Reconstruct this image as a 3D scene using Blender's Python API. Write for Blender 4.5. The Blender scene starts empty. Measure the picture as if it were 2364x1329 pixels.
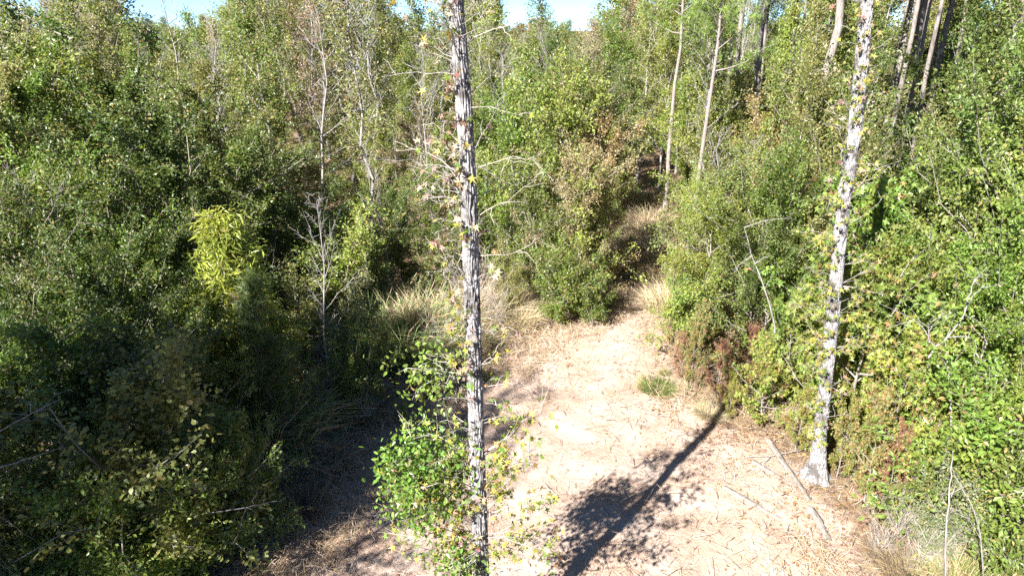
import bpy, math, random
import numpy as np
from mathutils import Vector, Matrix

SC = bpy.context.scene
COL = SC.collection
R = math.radians
# ------------------------------------------------------------------ camera
CAM_H, PITCH, FPX, CX, CY = 8.0, R(20.8), 1576.0, 1182.0, 664.5
cam_d = bpy.data.cameras.new('camera')
cam_d.sensor_width = 36.0
cam_d.lens = FPX / 2364.0 * 36.0
cam_d.clip_start, cam_d.clip_end = 0.1, 6000.0
cam = bpy.data.objects.new('camera', cam_d)
cam.location = (0, 0, CAM_H)
cam.rotation_euler = (R(90) - PITCH, 0, 0)
COL.objects.link(cam)
SC.camera = cam
# ------------------------------------------------------------------ sky, sun, exposure
SUN_EL = R(36.0)
SUN_DIR = Vector((-0.62 * math.cos(SUN_EL), -0.785 * math.cos(SUN_EL), math.sin(SUN_EL)))
world = bpy.data.worlds.new('World')
SC.world = world
world.use_nodes = True
wn = world.node_tree.nodes
wn.clear()
sky_n = wn.new('ShaderNodeTexSky')
sky_n.sky_type = 'NISHITA'
sky_n.sun_disc = False
sky_n.sun_elevation = SUN_EL
sky_n.sun_rotation = math.atan2(-0.62, -0.785)
sky_n.air_density, sky_n.dust_density, sky_n.ozone_density = 0.55, 0.0, 3.0
bg = wn.new('ShaderNodeBackground')
bg.inputs['Strength'].default_value = 0.05
wo = wn.new('ShaderNodeOutputWorld')
tint = wn.new('ShaderNodeMix')
tint.data_type = 'RGBA'
tint.blend_type = 'MULTIPLY'
tint.inputs['Factor'].default_value = 1.0
tint.inputs['B'].default_value = (0.64, 0.82, 1.0, 1)
world.node_tree.links.new(sky_n.outputs[0], tint.inputs['A'])
world.node_tree.links.new(tint.outputs['Result'], bg.inputs['Color'])
world.node_tree.links.new(bg.outputs[0], wo.inputs[0])
sun_d = bpy.data.lights.new('sun', 'SUN')
sun_d.energy = 5.0
sun_d.angle = R(0.53)
sun_d.color = (1.0, 0.975, 0.94)
sun = bpy.data.objects.new('sun', sun_d)
sun.rotation_euler = (-SUN_DIR).to_track_quat('-Z', 'Y').to_euler()
sun.location = (-30, -40, 60)
COL.objects.link(sun)
SC.view_settings.view_transform = 'Standard'
SC.view_settings.look = 'None'
SC.view_settings.exposure = 2.3
SC.view_settings.gamma = 1.0
SC.view_settings.use_curve_mapping = False
SC.render.engine = 'CYCLES'
SC.cycles.max_bounces = 5
SC.cycles.diffuse_bounces = 3
SC.cycles.glossy_bounces = 1
SC.cycles.transmission_bounces = 3
SC.cycles.caustics_reflective = False
SC.cycles.caustics_refractive = False
SC.cycles.use_denoising = False

# ------------------------------------------------------------------ projection helpers (pixels of the photograph -> metres)
def dep(py):
    return PITCH + math.atan((py - CY) / FPX)
def dist_of(py):                       # horizontal distance of a ground point seen at row py
    return CAM_H / math.tan(dep(py))
def depth(D, z=0.0):
    return D * math.cos(PITCH) + (CAM_H - z) * math.sin(PITCH)
def x_of(px, D, z=0.0):
    return (px - CX) / FPX * depth(D, z)
def z_of(py, D):
    return CAM_H - D * math.tan(dep(py))
def gpt(px, py):
    D = dist_of(py)
    return (x_of(px, D), D)
def px_of(x, y, z):
    return CX + FPX * x / max(0.1, depth(y, z))

# ------------------------------------------------------------------ numpy mesh helpers
def unit(v):
    return v / np.maximum(1e-9, np.linalg.norm(v, axis=-1, keepdims=True))

class Geo:
    def __init__(s):
        s.v, s.q, s.t, s.qa, s.ta, s.n = [], [], [], [], [], 0
    def add(s, v, q=None, t=None, qa=None, ta=None):
        v = np.asarray(v, float).reshape(-1, 3)
        if q is not None and len(q):
            s.q.append(np.asarray(q) + s.n)
            s.qa.append(np.zeros((len(q), 3)) + (0.5 if qa is None else qa))
        if t is not None and len(t):
            s.t.append(np.asarray(t) + s.n)
            s.ta.append(np.zeros((len(t), 3)) + (0.5 if ta is None else ta))
        s.v.append(v)
        s.n += len(v)
    def mesh(s, name, mat, smooth=False):
        me = bpy.data.meshes.new(name)
        V = np.concatenate(s.v)
        Q = np.concatenate(s.q) if s.q else np.zeros((0, 4), int)
        T = np.concatenate(s.t) if s.t else np.zeros((0, 3), int)
        A = np.concatenate(s.qa + s.ta)
        me.vertices.add(len(V))
        me.vertices.foreach_set('co', V.astype(np.float32).ravel())
        me.loops.add(Q.size + T.size)
        me.loops.foreach_set('vertex_index', np.concatenate([Q.ravel(), T.ravel()]).astype(np.int32))
        nq, nt = len(Q), len(T)
        me.polygons.add(nq + nt)
        st = np.concatenate([np.arange(nq) * 4, nq * 4 + np.arange(nt) * 3]).astype(np.int32)
        me.polygons.foreach_set('loop_start', st)
        at = me.attributes.new('lv', 'FLOAT_VECTOR', 'FACE')
        at.data.foreach_set('vector', A.astype(np.float32).ravel())
        me.update(calc_edges=True)
        me.polygons.foreach_set('use_smooth', np.full(nq + nt, smooth))
        me.materials.append(mat)
        return me

def tubes(geo, P, Rd, s, var=None, cap=True):
    """P (B,n,3) polylines, Rd (B,n) radii -> tubes of s sides"""
    P = np.asarray(P, float); Rd = np.asarray(Rd, float)
    B, n, _ = P.shape
    T = unit(np.gradient(P, axis=1))
    main = unit(P[:, -1] - P[:, 0])
    ref = np.where(np.abs(main[:, 2:3]) > 0.8, np.array([[1.0, 0.13, 0]]), np.array([[0, 0.1, 1.0]]))
    X = unit(np.cross(T, ref[:, None, :]))
    Y = np.cross(T, X)
    a = np.arange(s) * 2 * np.pi / s
    V = P[:, :, None] + Rd[:, :, None, None] * (np.cos(a)[None, None, :, None] * X[:, :, None] + np.sin(a)[None, None, :, None] * Y[:, :, None])
    idx = np.arange(B * n * s).reshape(B, n, s)
    nx = np.roll(idx, -1, axis=2)
    q = np.stack([idx[:, :-1], nx[:, :-1], nx[:, 1:], idx[:, 1:]], -1).reshape(-1, 4)
    qa = None
    if var is not None:
        qa = np.repeat(var, (n - 1) * s, axis=0)
    geo.add(V, q=q, qa=qa)

# leaf outlines: (verts(k,3): x along, y across, z fold), quads
OVAL = (np.array([[0, 0, 0], [.45, .25, .07], [1, 0, -.03], [.45, -.25, .07]]), np.array([[0, 1, 2, 3]]))
OVAL2 = (np.array([[0, 0, 0], [.28, .2, .05], [.68, .24, .05], [1, 0, -.06], [.68, -.24, .05], [.28, -.2, .05]]),
         np.array([[0, 1, 2, 3], [0, 3, 4, 5]]))
LANCE = (np.array([[0, 0, 0], [.4, .09, .03], [1, 0, -.12], [.4, -.09, .03]]), np.array([[0, 1, 2, 3]]))
def _star():
    c = np.array([.30, 0, 0.02])
    tips, notches = [], []
    for a, l in ((-128, .46), (-62, .62), (0, .72), (62, .62), (128, .46)):
        tips.append(c + l * np.array([math.cos(R(a)), math.sin(R(a)), 0]) + [0, 0, -.07])
    for a in (-180, -95, -31, 31, 95):
        r = .2 if abs(a) < 100 else .26
        notches.append(c + r * np.array([math.cos(R(a)), math.sin(R(a)), 0]) + [0, 0, .02])
    v = np.array([c] + tips + notches)
    q = [[0, 6 + i, 1 + i, 6 + (i + 1) % 5] for i in range(5)]
    return v, np.array(q)
STAR = _star()
OAKLEAF = (np.array([[0, 0, 0], [.3, .1, .03], [.5, .27, .05], [.8, .26, .0], [1, 0, -.05], [.8, -.26, 0], [.5, -.27, .05], [.3, -.1, .03]]),
           np.array([[0, 1, 6, 7], [1, 2, 3, 4], [1, 4, 5, 6]]))
def _needles(k, rng):
    vs, ts = [], []
    for i in range(k):
        d = unit(rng.normal(size=3) * [1, 1, 1] + [0.55, 0, 0])
        sd = unit(np.cross(d, rng.normal(size=3))) * 0.032
        vs += [sd, -sd, d]
        ts.append([3 * i, 3 * i + 1, 3 * i + 2])
    return np.array(vs), np.array(ts)

def leaves(geo, P, axis, size, shape, rng, up=0.6, tri=False, var=None):
    n = len(P)
    axis = unit(axis)
    nrm = unit(rng.normal(size=(n, 3)) + np.array([-0.25, -0.3, up]))
    side = unit(np.cross(nrm, axis))
    nrm = np.cross(axis, side)
    tv, tf = shape
    k = len(tv)
    size = np.asarray(size).reshape(-1, 1, 1)
    V = P[:, None] + size * (tv[None, :, 0:1] * axis[:, None] + tv[None, :, 1:2] * side[:, None] + tv[None, :, 2:3] * nrm[:, None])
    F = (np.arange(n)[:, None, None] * k + tf[None]).reshape(-1, tf.shape[1])
    if var is None:
        var = rng.random((n, 3))
    A = np.repeat(var, len(tf), axis=0)
    if tri:
        geo.add(V, t=F, ta=A)
    else:
        geo.add(V, q=F, qa=A)

def vnoise(shape, cells, rng):
    """smooth 2-D value noise on a grid of shape, with cells (cy,cx)"""
    cy, cx = cells
    g = rng.random((cy + 2, cx + 2))
    y = np.linspace(0, cy, shape[0], endpoint=False); x = np.linspace(0, cx, shape[1], endpoint=False)
    yi, xi = y.astype(int), x.astype(int)
    fy, fx = y - yi, x - xi
    fy = (fy * fy * (3 - 2 * fy))[:, None]; fx = (fx * fx * (3 - 2 * fx))[None]
    a = g[np.ix_(yi, xi)]; b = g[np.ix_(yi, xi + 1)]; c = g[np.ix_(yi + 1, xi)]; d = g[np.ix_(yi + 1, xi + 1)]
    return (a * (1 - fx) + b * fx) * (1 - fy) + (c * (1 - fx) + d * fx) * fy

def pnoise(x, y, seed):
    """smooth value noise at arbitrary points"""
    xi, yi = np.floor(x).astype(np.int64), np.floor(y).astype(np.int64)
    fx, fy = x - xi, y - yi
    fx = fx * fx * (3 - 2 * fx); fy = fy * fy * (3 - 2 * fy)
    def h(a, b):
        n = (a * 374761393 + b * 668265263 + seed * 1442695041) & 0x7fffffff
        n = ((n ^ (n >> 13)) * 1274126177) & 0x7fffffff
        return ((n ^ (n >> 16)) & 0xffff) / 65535.0
    return (h(xi, yi) * (1 - fx) + h(xi + 1, yi) * fx) * (1 - fy) + (h(xi, yi + 1) * (1 - fx) + h(xi + 1, yi + 1) * fx) * fy

# ------------------------------------------------------------------ materials
def new_mat(name):
    m = bpy.data.materials.new(name)
    m.use_nodes = True
    nt = m.node_tree
    nt.nodes.clear()
    return m, nt.nodes, nt.links

def leaf_material(name, hue=0.05, trans=0.42, rough=0.42, autumn_a=(.27, .235, .075), autumn_b=(.22, .16, .065)):
    m, N, L = new_mat(name)
    oi = N.new('ShaderNodeObjectInfo')
    at = N.new('ShaderNodeAttribute'); at.attribute_name = 'lv'
    sp = N.new('ShaderNodeSeparateXYZ'); L.new(at.outputs['Vector'], sp.inputs[0])
    def mth(op, a, b, c=None):
        n = N.new('ShaderNodeMath'); n.operation = op
        for i, v in enumerate((a, b) if c is None else (a, b, c)):
            if isinstance(v, (int, float)): n.inputs[i].default_value = v
            else: L.new(v, n.inputs[i])
        return n.outputs[0]
    hsv = N.new('ShaderNodeHueSaturation')
    L.new(oi.outputs['Color'], hsv.inputs['Color'])
    L.new(mth('MULTIPLY_ADD', sp.outputs[0], -hue, 0.5 + hue / 2), hsv.inputs['Hue'])
    L.new(mth('MULTIPLY_ADD', sp.outputs[1], 0.9, 0.55), hsv.inputs['Value'])
    ac = N.new('ShaderNodeMix'); ac.data_type = 'RGBA'
    ac.inputs['A'].default_value = (*autumn_a, 1); ac.inputs['B'].default_value = (*autumn_b, 1)
    L.new(sp.outputs[1], ac.inputs['Factor'])
    mx = N.new('ShaderNodeMix'); mx.data_type = 'RGBA'
    L.new(mth('LESS_THAN', sp.outputs[2], oi.outputs['Alpha']), mx.inputs['Factor'])
    L.new(hsv.outputs[0], mx.inputs['A']); L.new(ac.outputs['Result'], mx.inputs['B'])
    pb = N.new('ShaderNodeBsdfPrincipled')
    L.new(mx.outputs['Result'], pb.inputs['Base Color'])
    pb.inputs['Roughness'].default_value = rough
    pb.inputs['Specular IOR Level'].default_value = 0.45
    tr = N.new('ShaderNodeBsdfTranslucent')
    tc = N.new('ShaderNodeHueSaturation'); tc.inputs['Hue'].default_value = 0.49; tc.inputs['Value'].default_value = 1.6
    tc.inputs['Saturation'].default_value = 1.1
    L.new(mx.outputs['Result'], tc.inputs['Color']); L.new(tc.outputs[0], tr.inputs['Color'])
    ms = N.new('ShaderNodeMixShader'); ms.inputs[0].default_value = trans
    L.new(pb.outputs[0], ms.inputs[1]); L.new(tr.outputs[0], ms.inputs[2])
    o = N.new('ShaderNodeOutputMaterial'); L.new(ms.outputs[0], o.inputs[0])
    return m

def bark_material(name, c1, c2, scale=(6, 6, 1.2), bump=0.6, spots=None):
    m, N, L = new_mat(name)
    tc = N.new('ShaderNodeTexCoord')
    mp = N.new('ShaderNodeMapping'); mp.inputs['Scale'].default_value = scale
    L.new(tc.outputs['Object'], mp.inputs[0])
    n1 = N.new('ShaderNodeTexNoise'); n1.inputs['Scale'].default_value = 4.0; n1.inputs['Detail'].default_value = 6
    L.new(mp.outputs[0], n1.inputs['Vector'])
    rp = N.new('ShaderNodeValToRGB')
    rp.color_ramp.elements[0].position, rp.color_ramp.elements[1].position = .3, .68
    rp.color_ramp.elements[0].color = (*c1, 1); rp.color_ramp.elements[1].color = (*c2, 1)
    L.new(n1.outputs['Fac'], rp.inputs[0])
    col = rp.outputs[0]
    if spots:
        n2 = N.new('ShaderNodeTexNoise'); n2.inputs['Scale'].default_value = 3.6; n2.inputs['Detail'].default_value = 7; n2.inputs['Roughness'].default_value = .7
        L.new(tc.outputs['Object'], n2.inputs['Vector'])
        r2 = N.new('ShaderNodeValToRGB'); r2.color_ramp.elements[0].position = .5; r2.color_ramp.elements[1].position = .6
        L.new(n2.outputs['Fac'], r2.inputs[0])
        mx = N.new('ShaderNodeMix'); mx.data_type = 'RGBA'
        L.new(r2.outputs[0], mx.inputs['Factor']); L.new(col, mx.inputs['A']); mx.inputs['B'].default_value = (*spots, 1)
        col = mx.outputs['Result']
    pb = N.new('ShaderNodeBsdfPrincipled'); pb.inputs['Roughness'].default_value = .9
    pb.inputs['Specular IOR Level'].default_value = .15
    L.new(col, pb.inputs['Base Color'])
    if bump:
        bp = N.new('ShaderNodeBump'); bp.inputs['Strength'].default_value = bump; bp.inputs['Distance'].default_value = .02
        L.new(n1.outputs['Fac'], bp.inputs['Height']); L.new(bp.outputs[0], pb.inputs['Normal'])
    o = N.new('ShaderNodeOutputMaterial'); L.new(pb.outputs[0], o.inputs[0])
    return m

M_LEAF = leaf_material('leaf_green')
M_STAR = leaf_material('leaf_star', hue=0.09, trans=0.4, autumn_a=(.33, .26, .08), autumn_b=(.24, .10, .065))
M_NEEDLE = leaf_material('pine_needles', hue=0.03, trans=0.2, rough=.5, autumn_a=(.25, .16, .05), autumn_b=(.16, .07, .03))
M_GRASS = leaf_material('grass_blade', hue=0.05, trans=0.3, rough=.6, autumn_a=(.46, .35, .20), autumn_b=(.34, .24, .13))
M_TWIG = bark_material('twig_bark', (.20, .165, .13), (.36, .32, .28), bump=0)
M_PALE = bark_material('weathered_wood', (.10, .09, .08), (.27, .25, .235), bump=.6)
M_SAPBARK = bark_material('sapling_bark', (.12, .10, .085), (.27, .24, .21), bump=.4)
M_PALEBARK = bark_material('pale_bark', (.13, .115, .10), (.29, .27, .25), bump=.4)
M_GUMBARK = bark_material('sweetgum_bark', (.11, .10, .095), (.30, .29, .285), scale=(10, 10, 6), bump=1.0, spots=(.075, .066, .06))
M_PINEBARK = bark_material('pine_bark', (.095, .078, .068), (.26, .225, .20), scale=(7, 7, 1.6), bump=.8)
M_LOG = bark_material('old_log_wood', (.085, .068, .055), (.28, .25, .22), scale=(2, 14, 14), bump=.6)

# ground: pale sandy soil in the cleared strip, brown litter under the trees ('sand' vertex attribute is the trail's own outline)
def ground_material():
    m, N, L = new_mat('soil')
    tc = N.new('ShaderNodeTexCoord')
    at = N.new('ShaderNodeAttribute'); at.attribute_name = 'sand'
    def noise(s, d=6, r=.6):
        n = N.new('ShaderNodeTexNoise'); n.inputs['Scale'].default_value = s; n.inputs['Detail'].default_value = d; n.inputs['Roughness'].default_value = r
        L.new(tc.outputs['Object'], n.inputs['Vector']); return n.outputs['Fac']
    def ramp(f, stops):
        r = N.new('ShaderNodeValToRGB')
        e = r.color_ramp.elements
        while len(e) < len(stops): e.new(.5)
        for x, (p, c) in zip(e, stops): x.position = p; x.color = (*c, 1)
        L.new(f, r.inputs[0]); return r.outputs[0]
    def mix(f, a, b, t='MIX'):
        n = N.new('ShaderNodeMix'); n.data_type = 'RGBA'; n.blend_type = t
        for k, v in (('Factor', f), ('A', a), ('B', b)):
            if isinstance(v, float): n.inputs[k].default_value = v
            else: L.new(v, n.inputs[k])
        return n.outputs['Result']
    sand = ramp(noise(.9, 8, .62), [(.28, (.275, .185, .135)), (.45, (.345, .25, .192)), (.57, (.385, .298, .243)), (.75, (.45, .37, .315))])
    fine = ramp(noise(14, 8, .75), [(.3, (.66, .58, .52)), (.6, (1, 1, 1))])
    sand = mix(.7, sand, fine, 'MULTIPLY')
    red = ramp(noise(.35, 5, .6), [(.5, (0, 0, 0)), (.66, (1, 1, 1))])
    redc = N.new('ShaderNodeRGB'); redc.outputs[0].default_value = (.40, .27, .19, 1)
    fr = N.new('ShaderNodeMath'); fr.operation = 'MULTIPLY'; fr.inputs[1].default_value = .55; L.new(red, fr.inputs[0])
    sand = mix(fr.outputs[0], sand, redc.outputs[0])
    lit = ramp(noise(7, 8, .75), [(.3, (.055, .035, .022)), (.5, (.15, .10, .06)), (.72, (.33, .24, .15))])
    f = N.new('ShaderNodeMath'); f.operation = 'MULTIPLY_ADD'; L.new(noise(2.2, 6, .7), f.inputs[0]); f.inputs[1].default_value = 1.15
    sub = N.new('ShaderNodeMath'); sub.operation = 'SUBTRACT'; L.new(at.outputs['Fac'], sub.inputs[0]); sub.inputs[1].default_value = .55
    L.new(sub.outputs[0], f.inputs[2])
    sm = N.new('ShaderNodeMapRange'); sm.inputs[1].default_value = .35; sm.inputs[2].default_value = .65; L.new(f.outputs[0], sm.inputs[0])
    col = mix(sm.outputs[0], lit, sand)
    pb = N.new('ShaderNodeBsdfPrincipled'); pb.inputs['Roughness'].default_value = .95; pb.inputs['Specular IOR Level'].default_value = .1
    L.new(col, pb.inputs['Base Color'])
    bp = N.new('ShaderNodeBump'); bp.inputs['Strength'].default_value = .9; bp.inputs['Distance'].default_value = .05
    L.new(noise(9, 10, .7), bp.inputs['Height']); L.new(bp.outputs[0], pb.inputs['Normal'])
    o = N.new('ShaderNodeOutputMaterial'); L.new(pb.outputs[0], o.inputs[0])
    return m
M_SOIL = ground_material()

# ------------------------------------------------------------------ object helpers
def link(o, parent=None):
    COL.objects.link(o)
    if parent is not None:
        o.parent = parent
    return o
def part(name, me, parent, color=None):
    o = link(bpy.data.objects.new(name, me), parent)
    if color is not None: o.color = color
    return o
def thing(name, label, cat, loc=(0, 0, 0), rz=0.0, group=None):
    o = link(bpy.data.objects.new(name, None))
    o.empty_display_size = .2
    o.location = loc; o.rotation_euler = (0, 0, rz)
    o['label'] = label; o['category'] = cat
    if group: o['group'] = group
    return o
def single(name, me, label, cat, loc=(0, 0, 0), group=None, color=None):
    o = link(bpy.data.objects.new(name, me))
    o.location = loc; o['label'] = label; o['category'] = cat
    if group: o['group'] = group
    if color: o.color = color
    return o
def mass(name, me, kind='stuff', label=None, color=None):
    o = link(bpy.data.objects.new(name, me)); o['kind'] = kind
    if label: o['label'] = label
    if color: o.color = color
    return o

# ------------------------------------------------------------------ the ground and the clearing outline
CLEAR_PX = [(470, 1700), (590, 1329), (740, 1190), (860, 1040), (960, 930), (1140, 860), (1270, 775), (1395, 722), (1435, 690), (1468, 640), (1452, 560),
            (1440, 490), (1468, 440), (1500, 440), (1525, 500), (1490, 590), (1505, 690), (1545, 760), (1540, 850), (1610, 930),
            (1700, 990), (1850, 1075), (1930, 1180), (1990, 1329), (2150, 1700)]
CLEAR = np.array([gpt(*p) for p in CLEAR_PX])
def clear_dist(x, y):
    """signed distance to the clearing's edge, positive inside"""
    x = np.atleast_1d(np.asarray(x, float)); y = np.atleast_1d(np.asarray(y, float))
    best = np.full(x.shape, 1e9); ins = np.zeros(x.shape, bool)
    n = len(CLEAR)
    for i in range(n):
        a, b = CLEAR[i], CLEAR[(i + 1) % n]
        d = b - a
        t = np.clip(((x - a[0]) * d[0] + (y - a[1]) * d[1]) / max(1e-9, d @ d), 0, 1)
        best = np.minimum(best, np.hypot(x - a[0] - t * d[0], y - a[1] - t * d[1]))
        c = (a[1] > y) != (b[1] > y)
        with np.errstate(divide='ignore', invalid='ignore'):
            xi = a[0] + (y - a[1]) / (b[1] - a[1]) * d[0]
        ins ^= c & (x < xi)
    return np.where(ins, best, -best)

def gz(x, y):
    x = np.asarray(x, float); y = np.asarray(y, float)
    z = .22 * (pnoise(x * .22, y * .22, 3) - .5) + .10 * (pnoise(x * .8, y * .8, 7) - .5) + .035 * (pnoise(x * 3.1, y * 3.1, 11) - .5)
    z = z + .03 * (pnoise(x * 9, y * 9, 13) - .5) + .05 * (pnoise(x * 1.9, y * 1.9, 17) - .5)
    return z
def gzf(x, y):
    return float(gz(np.array([x]), np.array([y]))[0])

def build_ground():
    g = lambda a, n, r: a * np.cumprod(np.full(n, r))
    xs = np.concatenate([-10 - np.cumsum(g(.11, 42, 1.22))[::-1], np.arange(-10, 10, .1), 10 + np.cumsum(g(.11, 42, 1.22))])
    ys = np.concatenate([3 - np.cumsum(g(.11, 42, 1.22))[::-1], np.arange(3, 26, .1), 26 + np.cumsum(g(.11, 42, 1.22))])
    X, Y = np.meshgrid(xs, ys)
    far = np.clip((np.hypot(X, Y) - 60) / 100, 0, 1)
    Z = gz(X, Y) * (1 - far)
    ny, nx = X.shape
    idx = np.arange(nx * ny).reshape(ny, nx)
    q = np.stack([idx[:-1, :-1], idx[:-1, 1:], idx[1:, 1:], idx[1:, :-1]], -1).reshape(-1, 4)
    G = Geo(); G.add(np.stack([X, Y, Z], -1).reshape(-1, 3), q=q)
    me = G.mesh('ground', M_SOIL, smooth=True)
    cd = clear_dist(X.ravel(), Y.ravel())
    a = me.attributes.new('sand', 'FLOAT', 'POINT')
    a.data.foreach_set('value', np.clip(.5 + cd / 1.6, 0, 1).astype(np.float32))
    o = mass('ground', me, 'structure', 'pale sandy clearing and brown leaf litter under the trees')
build_ground()

# ------------------------------------------------------------------ tree library
def interp_poly(P, u):
    """P (n,3) polyline with even parameter, u (m) in 0..1"""
    n = len(P); f = np.clip(u, 0, .9999) * (n - 1); i = f.astype(int); f = (f - i)[:, None]
    return P[i] * (1 - f) + P[i + 1] * f

def grow(seed, H=5.0, tr=.05, wander=.12, R0=1.5, prof=None, start=.05, limbs=44, twigs=9, per=58, lsize=.065, shape=OVAL, limb_el=(15, 60), spread=.10,
         up=.6, leafmat=None, bark=None, droop=0.0, tri=False, tsides=7, stems=1, limb_r=.018, twig_len=.34, name='tree', lrange=(.6, 1.2), twig_draw=1.0):
    rng = np.random.default_rng(seed)
    tg, lg = Geo(), Geo()
    for sidx in range(stems):
        h = H * (1 if sidx == 0 else rng.uniform(.6, .95))
        n = 11
        t = np.linspace(0, 1, n)
        P = np.zeros((n, 3)); P[:, 2] = t * h
        w = np.cumsum(rng.normal(size=(n, 2)) * wander * h / n, axis=0); w -= w[0]
        P[:, :2] += w
        if stems > 1:
            az = rng.uniform(0, 2 * np.pi); ln = rng.uniform(.1, .45)
            P[:, 0] += np.cos(az) * ln * t * h; P[:, 1] += np.sin(az) * ln * t * h
        P[0, 2] = -.15
        rad = tr * (1 - .86 * t) * (1 + .5 * np.exp(-t * 22))
        tubes(tg, P[None], rad[None], tsides)
        B = max(6, limbs // stems)
        u = start + (1 - start) * (np.arange(B) + rng.random(B)) / B
        o = interp_poly(P, u)
        az = np.arange(B) * 2.399 + rng.normal(size=B) * .5
        Lb = R0 * prof(u) * rng.uniform(*lrange, B)
        el = np.radians(limb_el[0] + (limb_el[1] - limb_el[0]) * u + rng.normal(size=B) * 12)
        d = np.stack([np.cos(az) * np.cos(el), np.sin(az) * np.cos(el), np.sin(el)], -1)
        tt = np.linspace(0, 1, 5)
        LP = o[:, None] + d[:, None] * (Lb[:, None, None] * tt[None, :, None])
        LP[:, :, 2] += (.12 - droop) * Lb[:, None] * tt[None] ** 2
        LP += rng.normal(size=LP.shape) * (.045 * Lb[:, None, None]) * tt[None, :, None]
        rl = limb_r * (.45 + .55 * (Lb / R0))[:, None] * (1 - .8 * tt[None])
        tubes(tg, LP, rl, 4)
        # twigs
        K = twigs
        s = rng.uniform(.18, 1.0, (B, K))
        fi = s * 3.999; ii = fi.astype(int); ff = (fi - ii)[..., None]
        bidx = np.arange(B)[:, None]
        tp = LP[bidx, ii] * (1 - ff) + LP[bidx, ii + 1] * ff
        td = unit(d[:, None] * .8 + rng.normal(size=(B, K, 3)) * .62 + np.array([0, 0, .15 - droop]))
        tl = (twig_len * (Lb[:, None] * .6 + .4 * R0 * .6) * rng.uniform(.5, 1.3, (B, K)))[..., None]
        mid = tp + td * tl * .55 + rng.normal(size=tp.shape) * .03
        end = tp + td * tl + np.array([0, 0, -droop]) * tl
        TP = np.stack([tp, mid, end], 2).reshape(-1, 3, 3)
        ndraw = int(len(TP) * twig_draw)
        tubes(tg, TP[:ndraw], np.tile(np.array([[.006, .0045, .002]]), (ndraw, 1)) * (H / 5) ** .5, 3)
        if per > 0:
            m = per
            v = rng.uniform(.05, 1.08, (len(TP), m))[..., None]
            a, b, c = TP[:, None, 0], TP[:, None, 1], TP[:, None, 2]
            pos = np.where(v < .5, a + (b - a) * v * 2, b + (c - b) * (v * 2 - 1))
            pos = pos + rng.normal(size=pos.shape) * spread
            ax = td.reshape(-1, 3)[:, None] * .6 + rng.normal(size=pos.shape) * .6 + np.array([0, 0, -.15 - droop])
            pos = pos.reshape(-1, 3); ax = ax.reshape(-1, 3)
            keep = pos[:, 2] > .05
            pos, ax = pos[keep], ax[keep]
            # clump-wise tone: leaves of one limb share part of their tone
            var = rng.random((len(pos), 3))
            lid = np.repeat(np.arange(len(TP)), m)[keep] // K
            lt = rng.random((B, 2))[lid]; tw_ = rng.random(len(TP))[np.repeat(np.arange(len(TP)), m)[keep]]
            var[:, 0] = .45 * var[:, 0] + .55 * lt[:, 0]
            var[:, 1] = .5 * var[:, 1] + .3 * lt[:, 1] + .2 * tw_
            leaves(lg, pos, ax, lsize * rng.uniform(.6, 1.25, len(pos)), shape, rng, up=up, tri=tri, var=var)
    tm = tg.mesh(name + '_trunk', bark or M_SAPBARK, smooth=True)
    lm = lg.mesh(name + '_crown', leafmat or M_LEAF) if per > 0 else None
    return dict(trunk=tm, crown=lm, H=H)

P_BUSH = lambda u: .25 + .95 * np.clip(np.sin(np.pi * np.clip(u * .78 + .17, 0, 1)), 0, 1)
P_OVAL = lambda u: .18 + .9 * np.clip(np.sin(np.pi * np.clip(u * .85 + .12, 0, 1)), 0, 1)
P_CONE = lambda u: .15 + 1.0 * (1 - u)
P_TOP = lambda u: .3 + .8 * np.sin(np.pi * np.clip(u, 0, 1) ** 1.5)
P_SHRUB = lambda u: .55 + .5 * u

LIB = {}
LIB['oak'] = [grow(10 + i, H=5, R0=1.5 + .12 * i, prof=P_BUSH, limbs=30, twigs=10, per=58, lsize=.080, shape=OVAL2, spread=.075, lrange=(.35, 1.75), up=1.0, twig_len=.36, name='oak') for i in range(4)]
LIB['lobed'] = [grow(20 + i, H=3.2, R0=1.35, prof=P_BUSH, limbs=30, twigs=8, per=34, lsize=.085, shape=OAKLEAF, spread=.07, lrange=(.4, 1.3), up=1.1, tr=.035, name='lobed_oak', bark=M_PALEBARK) for i in range(2)]
LIB['gum'] = [grow(30 + i, H=4, R0=1.25, prof=P_BUSH, limbs=24, twigs=9, per=20, lsize=.15, shape=STAR, spread=.09, leafmat=M_STAR, name='sweetgum', up=1.0, lrange=(.35, 1.8)) for i in range(3)]
LIB['shrub'] = [grow(40 + i, H=1.9, R0=.75, prof=P_SHRUB, stems=5, limbs=36, twigs=8, per=32, lsize=.075, shape=OVAL, start=.12, spread=.06, up=1.0, lrange=(.3, 1.75), tr=.02, limb_r=.01, name='shrub', limb_el=(20, 55), twig_len=.5) for i in range(4)]
LIB['slender'] = [grow(50 + i, H=10, R0=1.25, prof=P_OVAL, start=.22, limbs=36, twigs=8, per=32, lsize=.11, shape=OVAL, up=1.0, lrange=(.3, 1.7), limb_el=(28, 62), tr=.06, wander=.1, spread=.13, bark=M_PALEBARK, name='slender') for i in range(4)]
LIB['sparse'] = [grow(60 + i, H=10, R0=1.5, prof=P_TOP, start=.35, limbs=34, twigs=8, per=15, lsize=.11, shape=OVAL, up=1.0, limb_el=(35, 60), tr=.065, wander=.14, spread=.12, bark=M_PALEBARK, name='sparse', limb_r=.016) for i in range(3)]
LIB['far'] = [grow(70 + i, H=8, R0=2.0, prof=P_OVAL, start=.08, limbs=36, twigs=6, per=26, lsize=.20, shape=OVAL, up=1.0, limb_el=(20, 60), tr=.07, spread=.24, bark=M_PALEBARK, name='far') for i in range(4)]
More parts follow.
